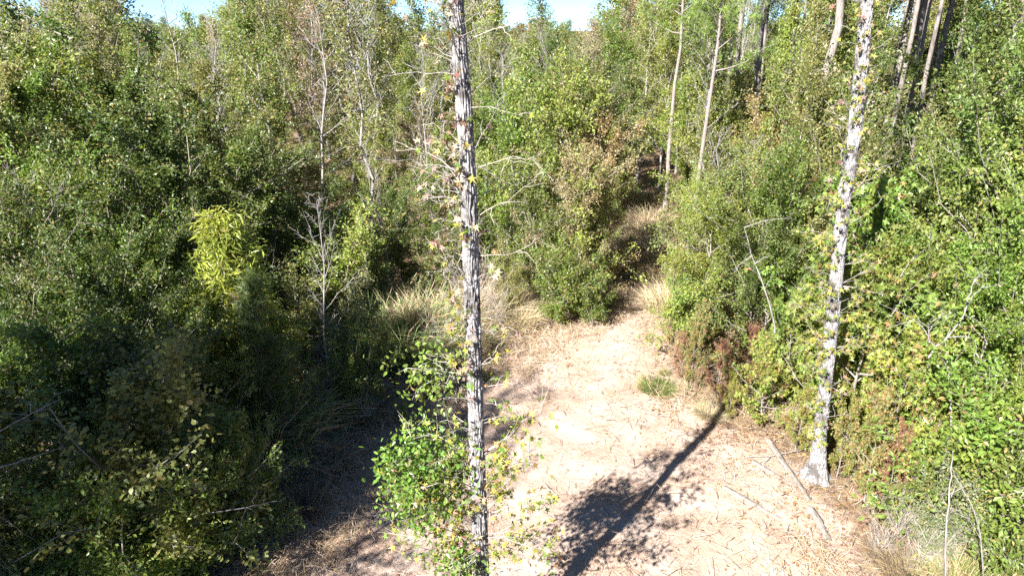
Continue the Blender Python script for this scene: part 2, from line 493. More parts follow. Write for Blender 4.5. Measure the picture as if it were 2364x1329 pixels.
LIB['bare'] = [grow(80 + i, H=8, R0=1.5, prof=P_TOP, start=.35, limbs=24, twigs=8, per=0, limb_el=(35, 60), tr=.055, wander=.16, bark=M_PALEBARK, name='bare', limb_r=.014) for i in range(3)]
LIB['brush'] = [grow(90 + i, H=1.5, R0=.8, prof=P_SHRUB, stems=9, limbs=60, twigs=6, per=0, start=.1, tr=.012, limb_r=.008, limb_el=(25, 60), twig_len=.6, bark=M_TWIG, name='brush', tsides=4) for i in range(2)]
_nd = _needles(9, np.random.default_rng(5))
LIB['pine'] = [grow(100 + i, H=21, R0=3.0, prof=lambda u: .25 + 1.1 * np.clip((1 - u) * 2, 0, .8), start=.52, limbs=34, twigs=9, per=9, lsize=.34, shape=_nd, tri=True, limb_el=(5, 45), tr=.19, wander=.05,
                    spread=.12, leafmat=M_NEEDLE, bark=M_PINEBARK, name='pine', tsides=10, limb_r=.045) for i in range(3)]
LIB['pineling'] = [grow(110, H=1.6, R0=.5, prof=P_CONE, start=.1, limbs=26, twigs=6, per=9, lsize=.085, shape=_nd, tri=True, limb_el=(25, 60), tr=.02, spread=.03, leafmat=M_NEEDLE, bark=M_PINEBARK, name='pineling', limb_r=.008)]
LIB['willow'] = [grow(115, H=2.9, R0=.75, prof=P_OVAL, start=.12, stems=1, wander=.03, limbs=44, twigs=9, per=24, lsize=.12, shape=LANCE, droop=.55, spread=.07, tr=.025, limb_el=(30, 65), up=.1, name='willow', limb_r=.009)]

def grass_clump(seed, n, h, r, lean, name, width=.008):
    rng = np.random.default_rng(seed)
    g = Geo()
    az = rng.uniform(0, 2 * np.pi, n); rr = r * np.sqrt(rng.random(n)) * .55
    base = np.stack([np.cos(az) * rr, np.sin(az) * rr, np.full(n, -.03)], -1)
    a2 = az + rng.normal(size=n) * .7
    L = h * rng.uniform(.45, 1.1, n); ln = lean * rng.uniform(.2, 1.3, n)
    d = np.stack([np.cos(a2) * ln, np.sin(a2) * ln, np.ones(n)], -1); d = unit(d)
    mid = base + d * (L * .55)[:, None]
    end = mid + unit(d + np.stack([np.cos(a2) * ln, np.sin(a2) * ln, -ln * .5], -1)) * (L * .5)[:, None]
    sd = unit(np.cross(d, rng.normal(size=(n, 3)))) * width
    V = np.stack([base - sd, base + sd, mid - sd * .8, mid + sd * .8, end], 1)
    i = np.arange(n)[:, None] * 5
    q = i + np.array([[0, 1, 3, 2]]); t = i + np.array([[2, 3, 4]])
    var = rng.random((n, 3))
    g.add(V, q=q, t=t, qa=var, ta=var)
    return dict(trunk=None, crown=g.mesh(name, M_GRASS), H=h)
LIB['grass'] = [grass_clump(120 + i, 1300, 1.0, 1.2, 1.1, 'grass_blades', .006) for i in range(3)]
LIB['tuft'] = [grass_clump(130, 700, .38, .5, 1.2, 'tuft_blades', .005)]

# ------------------------------------------------------------------ colours (albedo) and species words
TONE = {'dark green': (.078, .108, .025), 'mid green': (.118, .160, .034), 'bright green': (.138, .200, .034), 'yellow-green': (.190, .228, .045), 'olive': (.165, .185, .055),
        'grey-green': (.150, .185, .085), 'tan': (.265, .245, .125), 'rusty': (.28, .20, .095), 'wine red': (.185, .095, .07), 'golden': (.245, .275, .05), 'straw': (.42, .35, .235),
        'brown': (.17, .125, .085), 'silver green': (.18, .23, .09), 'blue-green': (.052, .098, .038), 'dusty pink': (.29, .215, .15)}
SPEC = {'oak': ('young_oak', 'bushy young oak', 'tree', 'bushy young oaks'), 'lobed': ('oak_sapling', 'lobed-leaf oak sapling', 'sapling', 'lobed-leaf oak saplings'),
        'gum': ('sweetgum_sapling', 'star-leaved sweetgum sapling', 'sapling', 'star-leaved sweetgum saplings'), 'shrub': ('shrub', 'small-leaved shrub', 'shrub', 'small-leaved shrubs'),
        'slender': ('slender_tree', 'slender upright tree', 'tree', 'slender upright trees'), 'sparse': ('thin_leafed_tree', 'tall thin-leafed tree', 'tree', 'tall thin-leafed trees'),
        'far': ('woodland_tree', 'rounded woodland tree', 'tree', 'rounded woodland trees'), 'bare': ('bare_tree', 'pale leafless tree', 'tree', 'pale leafless trees'),
        'brush': ('dry_brush', 'leafless twiggy brush clump', 'bush', 'leafless twiggy brush clumps'), 'pine': ('pine_tree', 'tall straight pine', 'tree', 'tall straight pines'),
        'pineling': ('pine_seedling', 'soft-needled pine seedling', 'seedling', 'soft-needled pine seedlings'), 'willow': ('drooping_shrub', 'drooping narrow-leaved shrub', 'shrub', 'drooping narrow-leaved shrubs'),
        'grass': ('grass_clump', 'arching grass clump', 'grass', 'arching grass clumps'), 'tuft': ('grass_tuft', 'low grass tuft', 'grass', 'low grass tufts')}
REG = []
rnd = random.Random(4)
def zone_of(px, D, kind):
    if kind == 'pine': return 'in the pine stand' if px > 1500 else 'on the shady side of the thicket'
    if D > 62: return 'along the distant treeline'
    if D > 33: return 'in the woods behind the clearing'
    if px < 660: return 'in the shaded thicket' if D < 14.5 else 'behind the shaded thicket'
    if px < 1120: return 'near the slim trunk' if D < 24 else 'beyond the flattened straw'
    if px < 1475: return 'beside the sandy trail mouth' if D < 24 else 'along the back of the trail'
    if px < 1840: return 'along the sunny trailside' if D < 20 else 'at the foot of the pine stand'
    return 'around the leaning grey trunk' if D < 13.5 else 'between leaning trunk and pines'
def put(kind, x, y, h, tone, w=1.0, autumn=.06, variant=None, rz=None, label=None, tilt=0):
    lib = LIB[kind]
    i = rnd.randrange(len(lib)) if variant is None else variant
    p = lib[i]
    s = h / p['H']
    nm, _, cat, grp = SPEC[kind]
    o = thing(nm, label or '', cat, (x, y, gzf(x, y) if abs(x) < 60 and abs(y) < 60 else 0), rnd.uniform(0, 6.28) if rz is None else rz)
    o.scale = (s * w, s * w, s)
    if tilt: o.rotation_euler = (rnd.uniform(-tilt, tilt), rnd.uniform(-tilt, tilt), o.rotation_euler[2])
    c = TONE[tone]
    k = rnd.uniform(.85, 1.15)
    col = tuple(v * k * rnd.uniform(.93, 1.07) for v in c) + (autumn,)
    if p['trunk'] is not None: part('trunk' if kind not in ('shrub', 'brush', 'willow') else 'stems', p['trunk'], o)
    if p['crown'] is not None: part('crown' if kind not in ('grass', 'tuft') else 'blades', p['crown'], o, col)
    if p['trunk'] is None:                      # a grass clump is one mesh
        ch = o.children[0]
        ch.parent = None; ch.name = nm
        for k2 in ('label', 'category'): ch[k2] = o[k2]
        ch.matrix_world = Matrix.LocRotScale(o.location, o.rotation_euler, o.scale)
        bpy.data.objects.remove(o)
        o = ch
    REG.append([o, kind, tone, px_of(x, y, h * .5), y, bool(label), h])
    return o
def plant(kind, px, D, ytop, tone, w=1.0, autumn=.06, **kw):
    h = z_of(ytop, D)
    return put(kind, x_of(px, D, h * .55), D, h, tone, w, autumn, **kw)

# ------------------------------------------------------------------ explicit planting
PL = [
 # shaded thicket, near
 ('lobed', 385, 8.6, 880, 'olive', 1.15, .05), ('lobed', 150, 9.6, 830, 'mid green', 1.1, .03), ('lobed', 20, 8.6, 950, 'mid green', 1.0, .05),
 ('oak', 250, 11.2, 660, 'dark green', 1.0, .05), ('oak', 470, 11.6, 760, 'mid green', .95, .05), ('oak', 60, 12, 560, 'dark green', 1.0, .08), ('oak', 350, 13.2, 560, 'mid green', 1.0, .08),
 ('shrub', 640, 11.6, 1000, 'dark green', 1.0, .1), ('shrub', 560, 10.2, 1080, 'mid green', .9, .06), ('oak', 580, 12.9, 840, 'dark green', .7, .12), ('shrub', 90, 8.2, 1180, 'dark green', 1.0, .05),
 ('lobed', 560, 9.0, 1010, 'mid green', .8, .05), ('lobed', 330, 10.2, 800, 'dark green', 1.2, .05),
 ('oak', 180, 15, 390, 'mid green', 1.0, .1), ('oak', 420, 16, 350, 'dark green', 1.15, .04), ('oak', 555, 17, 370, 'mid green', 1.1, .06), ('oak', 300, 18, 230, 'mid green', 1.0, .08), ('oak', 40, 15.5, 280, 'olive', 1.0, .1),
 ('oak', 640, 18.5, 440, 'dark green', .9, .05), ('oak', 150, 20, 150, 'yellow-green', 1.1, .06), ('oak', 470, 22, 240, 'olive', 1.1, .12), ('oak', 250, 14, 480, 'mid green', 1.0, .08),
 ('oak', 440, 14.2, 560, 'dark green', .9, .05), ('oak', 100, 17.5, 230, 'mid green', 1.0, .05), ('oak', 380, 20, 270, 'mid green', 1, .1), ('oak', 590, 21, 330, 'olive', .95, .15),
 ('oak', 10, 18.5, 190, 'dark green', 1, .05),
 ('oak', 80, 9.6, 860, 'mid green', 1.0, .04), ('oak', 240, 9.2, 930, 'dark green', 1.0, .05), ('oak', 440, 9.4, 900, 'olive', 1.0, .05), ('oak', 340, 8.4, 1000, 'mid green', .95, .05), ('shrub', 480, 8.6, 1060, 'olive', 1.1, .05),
 ('shrub', 200, 8.0, 1120, 'mid green', 1.1, .05), ('shrub', 400, 7.9, 1160, 'yellow-green', 1.1, .06), ('oak', 20, 10.5, 760, 'dark green', 1.0, .04), ('oak', 180, 12.8, 600, 'mid green', 1.0, .05), ('oak', 520, 12.4, 700, 'mid green', .85, .06), ('shrub', 20, 8.2, 1100, 'olive', 1.1, .05), ('shrub', 600, 9.6, 1080, 'mid green', .8, .08),
 # by the slim trunk
 ('shrub', 760, 17.5, 570, 'yellow-green', 1.0, .12), ('shrub', 830, 19, 530, 'mid green', 1.1, .1), ('oak', 920, 21, 450, 'mid green', .95, .06), ('oak', 1010, 21.5, 430, 'bright green', .9, .05),
 ('shrub', 700, 15.2, 690, 'olive', 1.0, .2), ('shrub', 830, 15.5, 700, 'grey-green', .8, .15), ('oak', 880, 26, 330, 'yellow-green', .9, .1), ('oak', 960, 25, 310, 'tan', .8, .25),
 ('oak', 740, 28, 390, 'tan', .95, .3), ('oak', 830, 30, 270, 'olive', .9, .2), ('oak', 690, 25, 360, 'olive', .9, .3), ('shrub', 720, 21.5, 490, 'dark green', 1.1, .05),
 ('shrub', 1000, 19, 590, 'olive', .8, .2), ('shrub', 990, 13.8, 830, 'dark green', .75, .05), ('shrub', 900, 14.6, 790, 'dark green', .85, .06), ('shrub', 840, 13.4, 800, 'dark green', .9, .1),
 ('shrub', 930, 12.7, 930, 'mid green', .5, .2), ('shrub', 800, 13, 820, 'mid green', .8, .1),
 # beside the trail mouth
 ('oak', 1180, 21.5, 290, 'bright green', .95, .04), ('oak', 1275, 20.6, 265, 'yellow-green', .9, .08), ('oak', 1370, 21, 300, 'rusty', .7, .3), ('oak', 1235, 19.6, 430, 'mid green', .95, .06),
 ('oak', 1340, 19.2, 370, 'tan', .85, .3), ('oak', 1375, 20, 440, 'mid green', .65, .25), ('shrub', 1290, 18.0, 600, 'mid green', 1.0, .08), ('shrub', 1370, 17.9, 640, 'mid green', .8, .15),
 ('oak', 1340, 27, 215, 'olive', .85, .2), ('oak', 1260, 28, 190, 'mid green', 1, .05), ('oak', 1150, 27, 240, 'mid green', 1, .06), ('oak', 1330, 31, 170, 'dark green', 1, .1), ('oak', 1375, 33, 215, 'mid green', .8, .08),
 ('shrub', 1180, 18.4, 620, 'olive', .6, .3), ('shrub', 1415, 30, 330, 'olive', .8, .2), ('shrub', 1440, 23.8, 560, 'olive', .8, .1), ('oak', 1500, 44, 290, 'olive', .8, .15),
 # sunny side of the trail
 ('oak', 1630, 16.6, 480, 'yellow-green', .9, .07), ('oak', 1660, 17.8, 420, 'olive', .95, .08), ('shrub', 1585, 16.0, 660, 'yellow-green', .9, .07), ('oak', 1600, 20.2, 440, 'yellow-green', .75, .1), ('oak', 1745, 16.6, 430, 'mid green', .95, .05),
 ('oak', 1830, 16, 450, 'bright green', .9, .05), ('oak', 1640, 25, 250, 'yellow-green', .95, .06), ('oak', 1700, 26, 240, 'olive', .95, .1), ('oak', 1790, 21, 300, 'rusty', .8, .3), ('oak', 1700, 22, 360, 'olive', .7, .2),
 ('oak', 1600, 32, 190, 'bright green', .9, .05), ('oak', 1860, 20, 280, 'olive', .8, .15), ('gum', 1580, 14.9, 770, 'wine red', .5, .4), ('gum', 1610, 14.0, 850, 'dusty pink', .45, .4), ('gum', 1560, 15.8, 730, 'dusty pink', .6, .35), ('gum', 2060, 9.9, 1010, 'wine red', .5, .35), ('gum', 1630, 14.8, 720, 'olive', .7, .35), ('gum', 1720, 14.2, 760, 'wine red', .8, .25), ('gum', 1660, 14.0, 790, 'wine red', .6, .35), ('gum', 1685, 13.4, 850, 'yellow-green', .6, .25),
 ('gum', 1770, 12.9, 790, 'yellow-green', .8, .12), ('gum', 1690, 13.1, 880, 'yellow-green', .6, .25), ('gum', 1820, 13.6, 700, 'yellow-green', .8, .05), ('gum', 1600, 14.4, 760, 'olive', .55, .35), ('oak', 1760, 14.8, 560, 'mid green', .85, .05),
 # around the leaning trunk
 ('gum', 2060, 10.7, 800, 'yellow-green', .8, .18), ('gum', 2000, 11.8, 620, 'yellow-green', .85, .08), ('oak', 2140, 12.4, 580, 'bright green', .95, .04), ('oak', 2250, 11.4, 660, 'bright green', .95, .03), ('oak', 2340, 11.5, 560, 'bright green', .9, .03),
 ('gum', 2020, 10.2, 940, 'olive', .6, .4), ('gum', 2150, 9.9, 930, 'yellow-green', .75, .22), ('shrub', 2240, 9.5, 900, 'bright green', 1.1, .06), ('oak', 2350, 9.2, 880, 'yellow-green', .7, .08), ('shrub', 2330, 8.3, 1080, 'mid green', 1.0, .08),
 ('oak', 2200, 14.4, 430, 'bright green', .95, .04), ('oak', 2080, 15.2, 420, 'mid green', .9, .06), ('oak', 2290, 14, 350, 'mid green', .95, .04), ('oak', 2360, 13.2, 260, 'mid green', .9, .05), ('gum', 1985, 14.2, 480, 'bright green', .85, .06),
 ('oak', 2130, 17, 330, 'olive', .9, .08), ('oak', 2250, 18, 150, 'mid green', .9, .04), ('oak', 2010, 17.5, 400, 'mid green', .8, .1), ('slender', 2190, 18.5, -60, 'mid green', .7, .06), ('slender', 2300, 16, 40, 'bright green', .8, .06),
 ('shrub', 2180, 8.7, 1120, 'grey-green', .8, .15), ('shrub', 2060, 9.5, 1130, 'olive', .65, .3), ('gum', 1960, 12.9, 700, 'bright green', .8, .08), ('gum', 1880, 13.2, 720, 'yellow-green', .7, .1), ('gum', 1850, 11.9, 900, 'yellow-green', .6, .25),
 ('gum', 1950, 11.0, 930, 'yellow-green', .5, .2), ('slender', 1850, 19, 50, 'olive', .75, .1), ('slender', 1930, 18, 20, 'mid green', .75, .12), ('slender', 2230, 15.2, -60, 'mid green', .85, .05), ('slender', 1790, 21, -20, 'yellow-green', .7, .08), ('sparse', 1640, 23, -60, 'olive', .8, .1), ('oak', 2080, 13, 560, 'yellow-green', .8, .05), ('oak', 2320, 12.4, 420, 'yellow-green', .85, .04), ('oak', 1930, 16, 380, 'olive', .8, .1),
]
for a in PL:
    plant(*a)
plant('willow', 550, 12.9, 500, 'golden', 1.15, .03, rz=0, label='lime-yellow drooping narrow-leaved shrub glowing against the dark thicket')
plant('pineling', 612, 11.9, 650, 'dark green', .9, .02, label='dark green pine seedling with soft flat tiers beside the yellow shrub')
for px, D, yt, tone, w in ((900, 17.2, 630, 'silver green', 1.1), (960, 16.4, 680, 'silver green', 1.0), (840, 16.4, 690, 'silver green', .9), (555, 12.2, 830, 'silver green', 1.1), (490, 11.4, 905, 'silver green', .9),
                           (1020, 17.8, 640, 'straw', .9), (1100, 18.6, 640, 'straw', 1.2), (1190, 18.0, 680, 'straw', .8), (1080, 16.6, 720, 'straw', .8), (110, 7.6, 1265, 'silver green', .7),
                           (2050, 8.9, 1220, 'brown', .8), (2010, 8.6, 1290, 'straw', .8), (2110, 8.4, 1260, 'brown', .9), (2240, 8.2, 1260, 'olive', .9), (1530, 22, 590, 'tan', 1.2), (1500, 24, 550, 'straw', 1.4), (1480, 27, 500, 'straw', 1.4), (1510, 26, 500, 'straw', 1.4), (1465, 24, 520, 'straw', 1.0), (1500, 29, 470, 'straw', 1.4), (1520, 23, 530, 'straw', 1.3), (1550, 19, 640, 'straw', .9), (1450, 30, 465, 'grey-green', 1.2), (1490, 33, 420, 'straw', 1.5)):
    plant('grass', px, D, yt, tone, w, .35)
for px, py, h, tone in ((1130, 790, .5, 'straw'), (1180, 760, .55, 'straw'), (1230, 730, .6, 'tan'), (1060, 800, .6, 'straw'), (1000, 770, .8, 'silver green'), (1280, 715, .5, 'straw'), (1160, 720, .8, 'straw'), (1220, 690, .9, 'tan'), (930, 760, .9, 'straw'), (1080, 745, .8, 'straw'),
                        (840, 960, .5, 'brown'), (760, 1080, .5, 'brown'), (700, 1180, .45, 'brown'), (880, 900, .5, 'straw'), (1600, 900, .4, 'straw'), (1640, 950, .35, 'straw')):
    gx, gy = gpt(px, py)
    put('grass', gx, gy, h, tone, 1.2, .35)
for px, py, h, tone in ((1330, 735, .7, 'yellow-green'), (1395, 715, .6, 'mid green'), (1300, 700, 1.0, 'mid green'), (1240, 690, .8, 'olive'), (1110, 880, .35, 'mid green'), (1135, 800, .3, 'bright green')):
    gx, gy = gpt(px, py)
    put('shrub', gx, gy, h, tone, 1.3, .12)
for px, D, yt, w in ((1490, 14.5, 862, .6), (1545, 14.2, 868, .5), (1535, 15.2, 835, .5)):
    plant('tuft', px, D, yt, 'olive', w, .3)
plant('tuft', 1520, 14.4, 848, 'mid green', .8, .05, label='small bright green grass tuft on the sand beside the red saplings')
for px, D, yt, w in ((700, 12.6, 960, 1.1), (780, 11.8, 1010, 1.0), (850, 12.9, 900, 1.0), (650, 12, 930, 1.0), (720, 14.2, 800, 1.1), (760, 10.6, 1090, .8), (880, 13.8, 850, .9), (690, 10.4, 1120, .9),
                     (1090, 18.2, 600, 1.0), (1140, 17.4, 670, .8), (2090, 9.2, 1130, .8), (2190, 8.6, 1180, .8), (1010, 16.0, 740, .9), (620, 15.5, 700, 1), (640, 10.6, 1060, 1.1), (800, 11.2, 1070, 1.0), (740, 11.6, 1020, 1.0), (600, 9.8, 1120, 1.0), (860, 11.8, 1010, .8), (660, 9.4, 1200, .8), (2140, 8.6, 1190, 1), (2040, 8.9, 1190, .9)):
    plant('brush', px, D, yt, 'brown', w)

# ------------------------------------------------------------------ pines, mid woods, distant woods
for px, D, w in ((2022, 20.5, .62), (2088, 19.5, .66), (2155, 21.5, .6), (2050, 22, .66), (2300, 18, .85), (2345, 16.5, .95), (2225, 20.5, .6), (1690, 26, .9), (1722, 25, .95), (1748, 30, .8), (1780, 29, .95), (1848, 22, 1.2), (1665, 36, .8), (1800, 36, .8), (2012, 24, .8), (2048, 30, .9), (2068, 26, 1.0), (2105, 32, .9), (2125, 27, .9), (2030, 36, .9),
                 (2160, 34, .9), (2265, 23, 1.0), (2310, 22, 1.0), (2345, 20, 1.15), (2290, 30, .9), (2215, 30, .9), (1905, 33, .9), (1950, 38, .9), (1875, 40, .9), (2080, 42, .9), (2240, 40, 1), (2380, 28, 1), (2420, 24, 1), (1720, 42, .8),
                 (2350, 36, 1), (2460, 33, 1), (1830, 46, .8), (1985, 46, .9), (2180, 48, .9)):
    put('pine', x_of(px, D, 3.0), D, rnd.uniform(17, 22), 'mid green', w * .85, .06, tilt=.02)
put('pine', x_of(1625, 22, 6), 22, 12.8, 'bright green', .8, .02)
put('pine', x_of(1560, 30, 6), 30, 14.5, 'bright green', .8, .02)
rs = random.Random(11)
def wpick(d):
    return rs.choices(list(d), weights=list(d.values()))[0]
placed = [(o.location.x, o.location.y) for o, *_ in REG]
def fill(n, D0, D1, kinds, tones, hf, pxr=(-150, 2500), gap=1.2, wr=(.8, 1.1), aut=(.02, .2), power=1.0, clear_margin=1.3):
    done = tries = 0
    while done < n and tries < n * 40:
        tries += 1
        D = D0 + (D1 - D0) * rs.random() ** power
        px = rs.uniform(*pxr)
        x = x_of(px, D, 3)
        if clear_dist(x, D)[0] > -(clear_margin if D < 20 else 2.0): continue
        if any((x - a) ** 2 + (D - b) ** 2 < gap * gap for a, b in placed): continue
        placed.append((x, D))
        k = wpick(kinds)
        put(k, x, D, hf(D, px, k), wpick(tones), rs.uniform(*wr), rs.uniform(*aut), tilt=.05)
        done += 1
AUT = {'olive': 4, 'mid green': 4, 'yellow-green': 6, 'tan': 2.0, 'rusty': .7, 'bright green': 4, 'dark green': .7, 'grey-green': 2.5, 'dusty pink': .6}
def sky_gap(px):
    return px < 150 or 290 < px < 570 or 870 < px < 1010 or 1130 < px < 1420
def h_mid(D, px, k):
    if k in ('slender', 'sparse', 'bare') and sky_gap(px): return z_of(rs.uniform(40, 130), D)
    if k in ('slender', 'sparse', 'bare') and not sky_gap(px): return z_of(rs.uniform(-200, 20), D)
    if k in ('slender', 'sparse', 'bare'):
        return z_of(rs.uniform(-60, 110), D)
    return z_of(rs.uniform(150, 330) if D < 40 else rs.uniform(90, 220), D)
fill(60, 22, 36, {'oak': 3.6, 'slender': 3, 'sparse': 3.2, 'bare': 2.4}, AUT, h_mid, pxr=(-120, 1640), gap=1.5)
fill(125, 34, 62, {'oak': 2.4, 'slender': 4, 'sparse': 3.6, 'bare': 2, 'far': 2.4}, AUT, h_mid, pxr=(-120, 1800), gap=1.4)
fill(40, 20, 50, {'oak': 4, 'slender': 2}, {'mid green': 4, 'dark green': 3, 'olive': 2}, lambda D, px, k: rs.uniform(3.5, 7), pxr=(1650, 2550), gap=1.5)
fill(130, 62, 150, {'far': 8, 'slender': 1}, AUT, lambda D, px, k: max(5.5, z_of(rs.uniform(55, 120) if sky_gap(px) else rs.uniform(-70, 80), D)), pxr=(-150, 2500), gap=2.6, wr=(1.0, 1.4))
fill(14, 21, 34, {'slender': 1}, {'mid green': 3, 'dark green': 2, 'olive': 2, 'yellow-green': 1}, lambda D, px, k: rs.uniform(9.5, 12.5), pxr=(1860, 2460), gap=1.3)
fill(18, 10, 20, {'bare': 1}, {'tan': 1}, lambda D, px, k: rs.uniform(3.2, 5.5), gap=.5, clear_margin=.5)
fill(34, 9.5, 24, {'shrub': 1}, {'dark green': 2, 'mid green': 4, 'olive': 3, 'yellow-green': 1}, lambda D, px, k: rs.uniform(1.0, 2.0), gap=1.0, clear_margin=.9)
for px, D, yt, k, tone in ((425, 30, -60, 'bare', 'tan'), (525, 27, 60, 'bare', 'tan'), (120, 21, 30, 'sparse', 'tan'), (240, 22, 20, 'sparse', 'olive'), (300, 26, 60, 'sparse', 'tan'), (630, 33, -120, 'sparse', 'olive'), (680, 36, -90, 'slender', 'yellow-green'),
                     (800, 30, -150, 'slender', 'tan'), (900, 38, -100, 'slender', 'olive'), (1190, 31, 90, 'bare', 'tan'), (1245, 44, -80, 'slender', 'mid green'), (1350, 34, 60, 'sparse', 'tan'), (1490, 40, 20, 'slender', 'yellow-green'), (960, 42, -120, 'slender', 'mid green'),
                     (740, 45, -60, 'slender', 'olive'), (565, 44, -30, 'slender', 'mid green'), (60, 30, -20, 'sparse', 'tan'), (1140, 40, 0, 'slender', 'dark green'), (1540, 34, -60, 'slender', 'yellow-green'), (1430, 46, 10, 'sparse', 'tan')):
    plant(k, px, D, yt, tone, .95, .15)
# grove outside the picture on the sun side: its shade falls across the thicket
for x, y, h in ((-10.2, 4.2, 9), (-11.5, 1.6, 11), (-18, -3.5, 12), (-19, 0, 11), (-22, -5, 12), (-9.4, 2.8, 9.3), (-16.5, 4.5, 9.5)):
    put('oak', x, y, h * .92, 'mid green', .75, .05)

def distant_woods():
    rng = np.random.default_rng(77)
    g = Geo()
    n = 420
    D = 150 + 350 * rng.random(n) ** 1.4; px = rng.uniform(-250, 2600, n)
    x = (px - CX) / FPX * D
    P, S, V = [], [], []
    for i in range(n):
        h = rng.uniform(5.0, 10.5); r = rng.uniform(2.5, 4)
        m = 90
        q = unit(rng.normal(size=(m, 3))) * rng.uniform(.6, 1, (m, 1)) * [r, r, h * .5] + [x[i], D[i], h * .5]
        tone = rng.random()
        P.append(q); V.append(np.stack([np.clip(tone + rng.normal(size=m) * .2, 0, 1), rng.random(m), rng.random(m)], -1))
    P = np.concatenate(P); V = np.concatenate(V)
    leaves(g, P, rng.normal(size=P.shape), rng.uniform(.9, 1.7, len(P)), OVAL, rng, var=V)
    mass('distant_woods', g.mesh('distant_woods', M_LEAF), 'stuff', 'hazy far treeline closing the view under the sky', (.10, .115, .045, .25))
distant_woods()

# ------------------------------------------------------------------ the two big sweetgum trunks
def bark_trunk(path, rad, name, mat, flare=0.0, nt=96, step=.03, seed=1, ridges=17):
    rng = np.random.default_rng(seed)
    path = np.asarray(path, float); rad = np.asarray(rad, float)
    seg = np.concatenate([[0], np.cumsum(np.linalg.norm(np.diff(path, axis=0), axis=1))])
    n = int(seg[-1] / step)
    s = np.linspace(0, seg[-1], n)
    C = np.stack([np.interp(s, seg, path[:, k]) for k in range(3)], -1)
    for _ in range(12):                                    # smooth the kinks of the guide line
        C[1:-1] = (C[:-2] + 2 * C[1:-1] + C[2:]) / 4
    rr = np.interp(s, seg, rad)
    th = np.arange(nt) * 2 * np.pi / nt
    per = lambda cells, sd: vnoise((n, nt), cells, np.random.default_rng(sd))
    def wrapn(cy, cx, sd):
        g = np.random.default_rng(sd).random((cy + 2, cx)); g = np.concatenate([g, g[:, :2]], 1)
        y = np.linspace(0, cy, n, endpoint=False); x = np.linspace(0, cx, nt, endpoint=False)
        yi, xi = y.astype(int), x.astype(int); fy, fx = (y - yi)[:, None], (x - xi)[None]
        fy = fy * fy * (3 - 2 * fy); fx = fx * fx * (3 - 2 * fx)
        a = g[np.ix_(yi, xi)]; b = g[np.ix_(yi, xi + 1)]; c = g[np.ix_(yi + 1, xi)]; d = g[np.ix_(yi + 1, xi + 1)]
        return (a * (1 - fx) + b * fx) * (1 - fy) + (c * (1 - fx) + d * fx) * fy
    warp = (wrapn(int(seg[-1] * 7), 9, seed + 1) - .5) * 3.6
    ph = th[None] * ridges + warp * 2.2
    ridge = np.abs(np.sin(ph * .5))
    ridge = np.clip(ridge * 1.5, 0, 1)
    crack = wrapn(int(seg[-1] * 14), 20, seed + 2)
    ridge *= np.where(crack < .33, .3, 1)
    lump = wrapn(int(seg[-1] * 2.2), 5, seed + 3) - .5
    fine = wrapn(int(seg[-1] * 26), 46, seed + 4) - .5
    rad2 = rr[:, None] * (1 + .10 * lump + .05 * fine) + .026 * (ridge - 1)
    if flare:
        lobes = 1 + .35 * np.sin(th[None] * 5 + 1.0) * np.exp(-s[:, None] / .35)
        rad2 = rad2 + flare * np.exp(-s[:, None] / .27) * lobes
    V = C[:, None] + rad2[..., None] * np.stack([np.cos(th), np.sin(th), np.zeros(nt)], -1)[None]
    idx = np.arange(n * nt).reshape(n, nt); nx = np.roll(idx, -1, 1)
    q = np.stack([idx[:-1], nx[:-1], nx[1:], idx[1:]], -1).reshape(-1, 4)
    g = Geo(); g.add(V, q=q)
    return g.mesh(name, mat, smooth=True), C, rr

def leaf_meshes(shape, mat, size, name, n=4, seed=3):
    out = []
    rng = np.random.default_rng(seed)
    for i in range(n):
        g = Geo(); tv, tf = shape
        v = tv.copy() * size
        v[:, 2] += rng.normal(size=len(v)) * .05 * size
        g.add(v, q=tf, qa=np.array([.5, .5, .99]))
        out.append(g.mesh(name, mat))
    return out
STAR_ME = leaf_meshes(STAR, M_STAR, 1.0, 'star_leaf')
OVAL_ME = leaf_meshes(OVAL2, M_LEAF, 1.0, 'oval_leaf', seed=9)

def frame_matrix(p, ax, nrm, s):
    ax = ax / np.linalg.norm(ax)
    sd = np.cross(nrm, ax); sd /= max(1e-6, np.linalg.norm(sd)); nz = np.cross(ax, sd)
    return Matrix(((ax[0] * s, sd[0] * s, nz[0] * s, p[0]), (ax[1] * s, sd[1] * s, nz[1] * s, p[1]), (ax[2] * s, sd[2] * s, nz[2] * s, p[2]), (0, 0, 0, 1)))

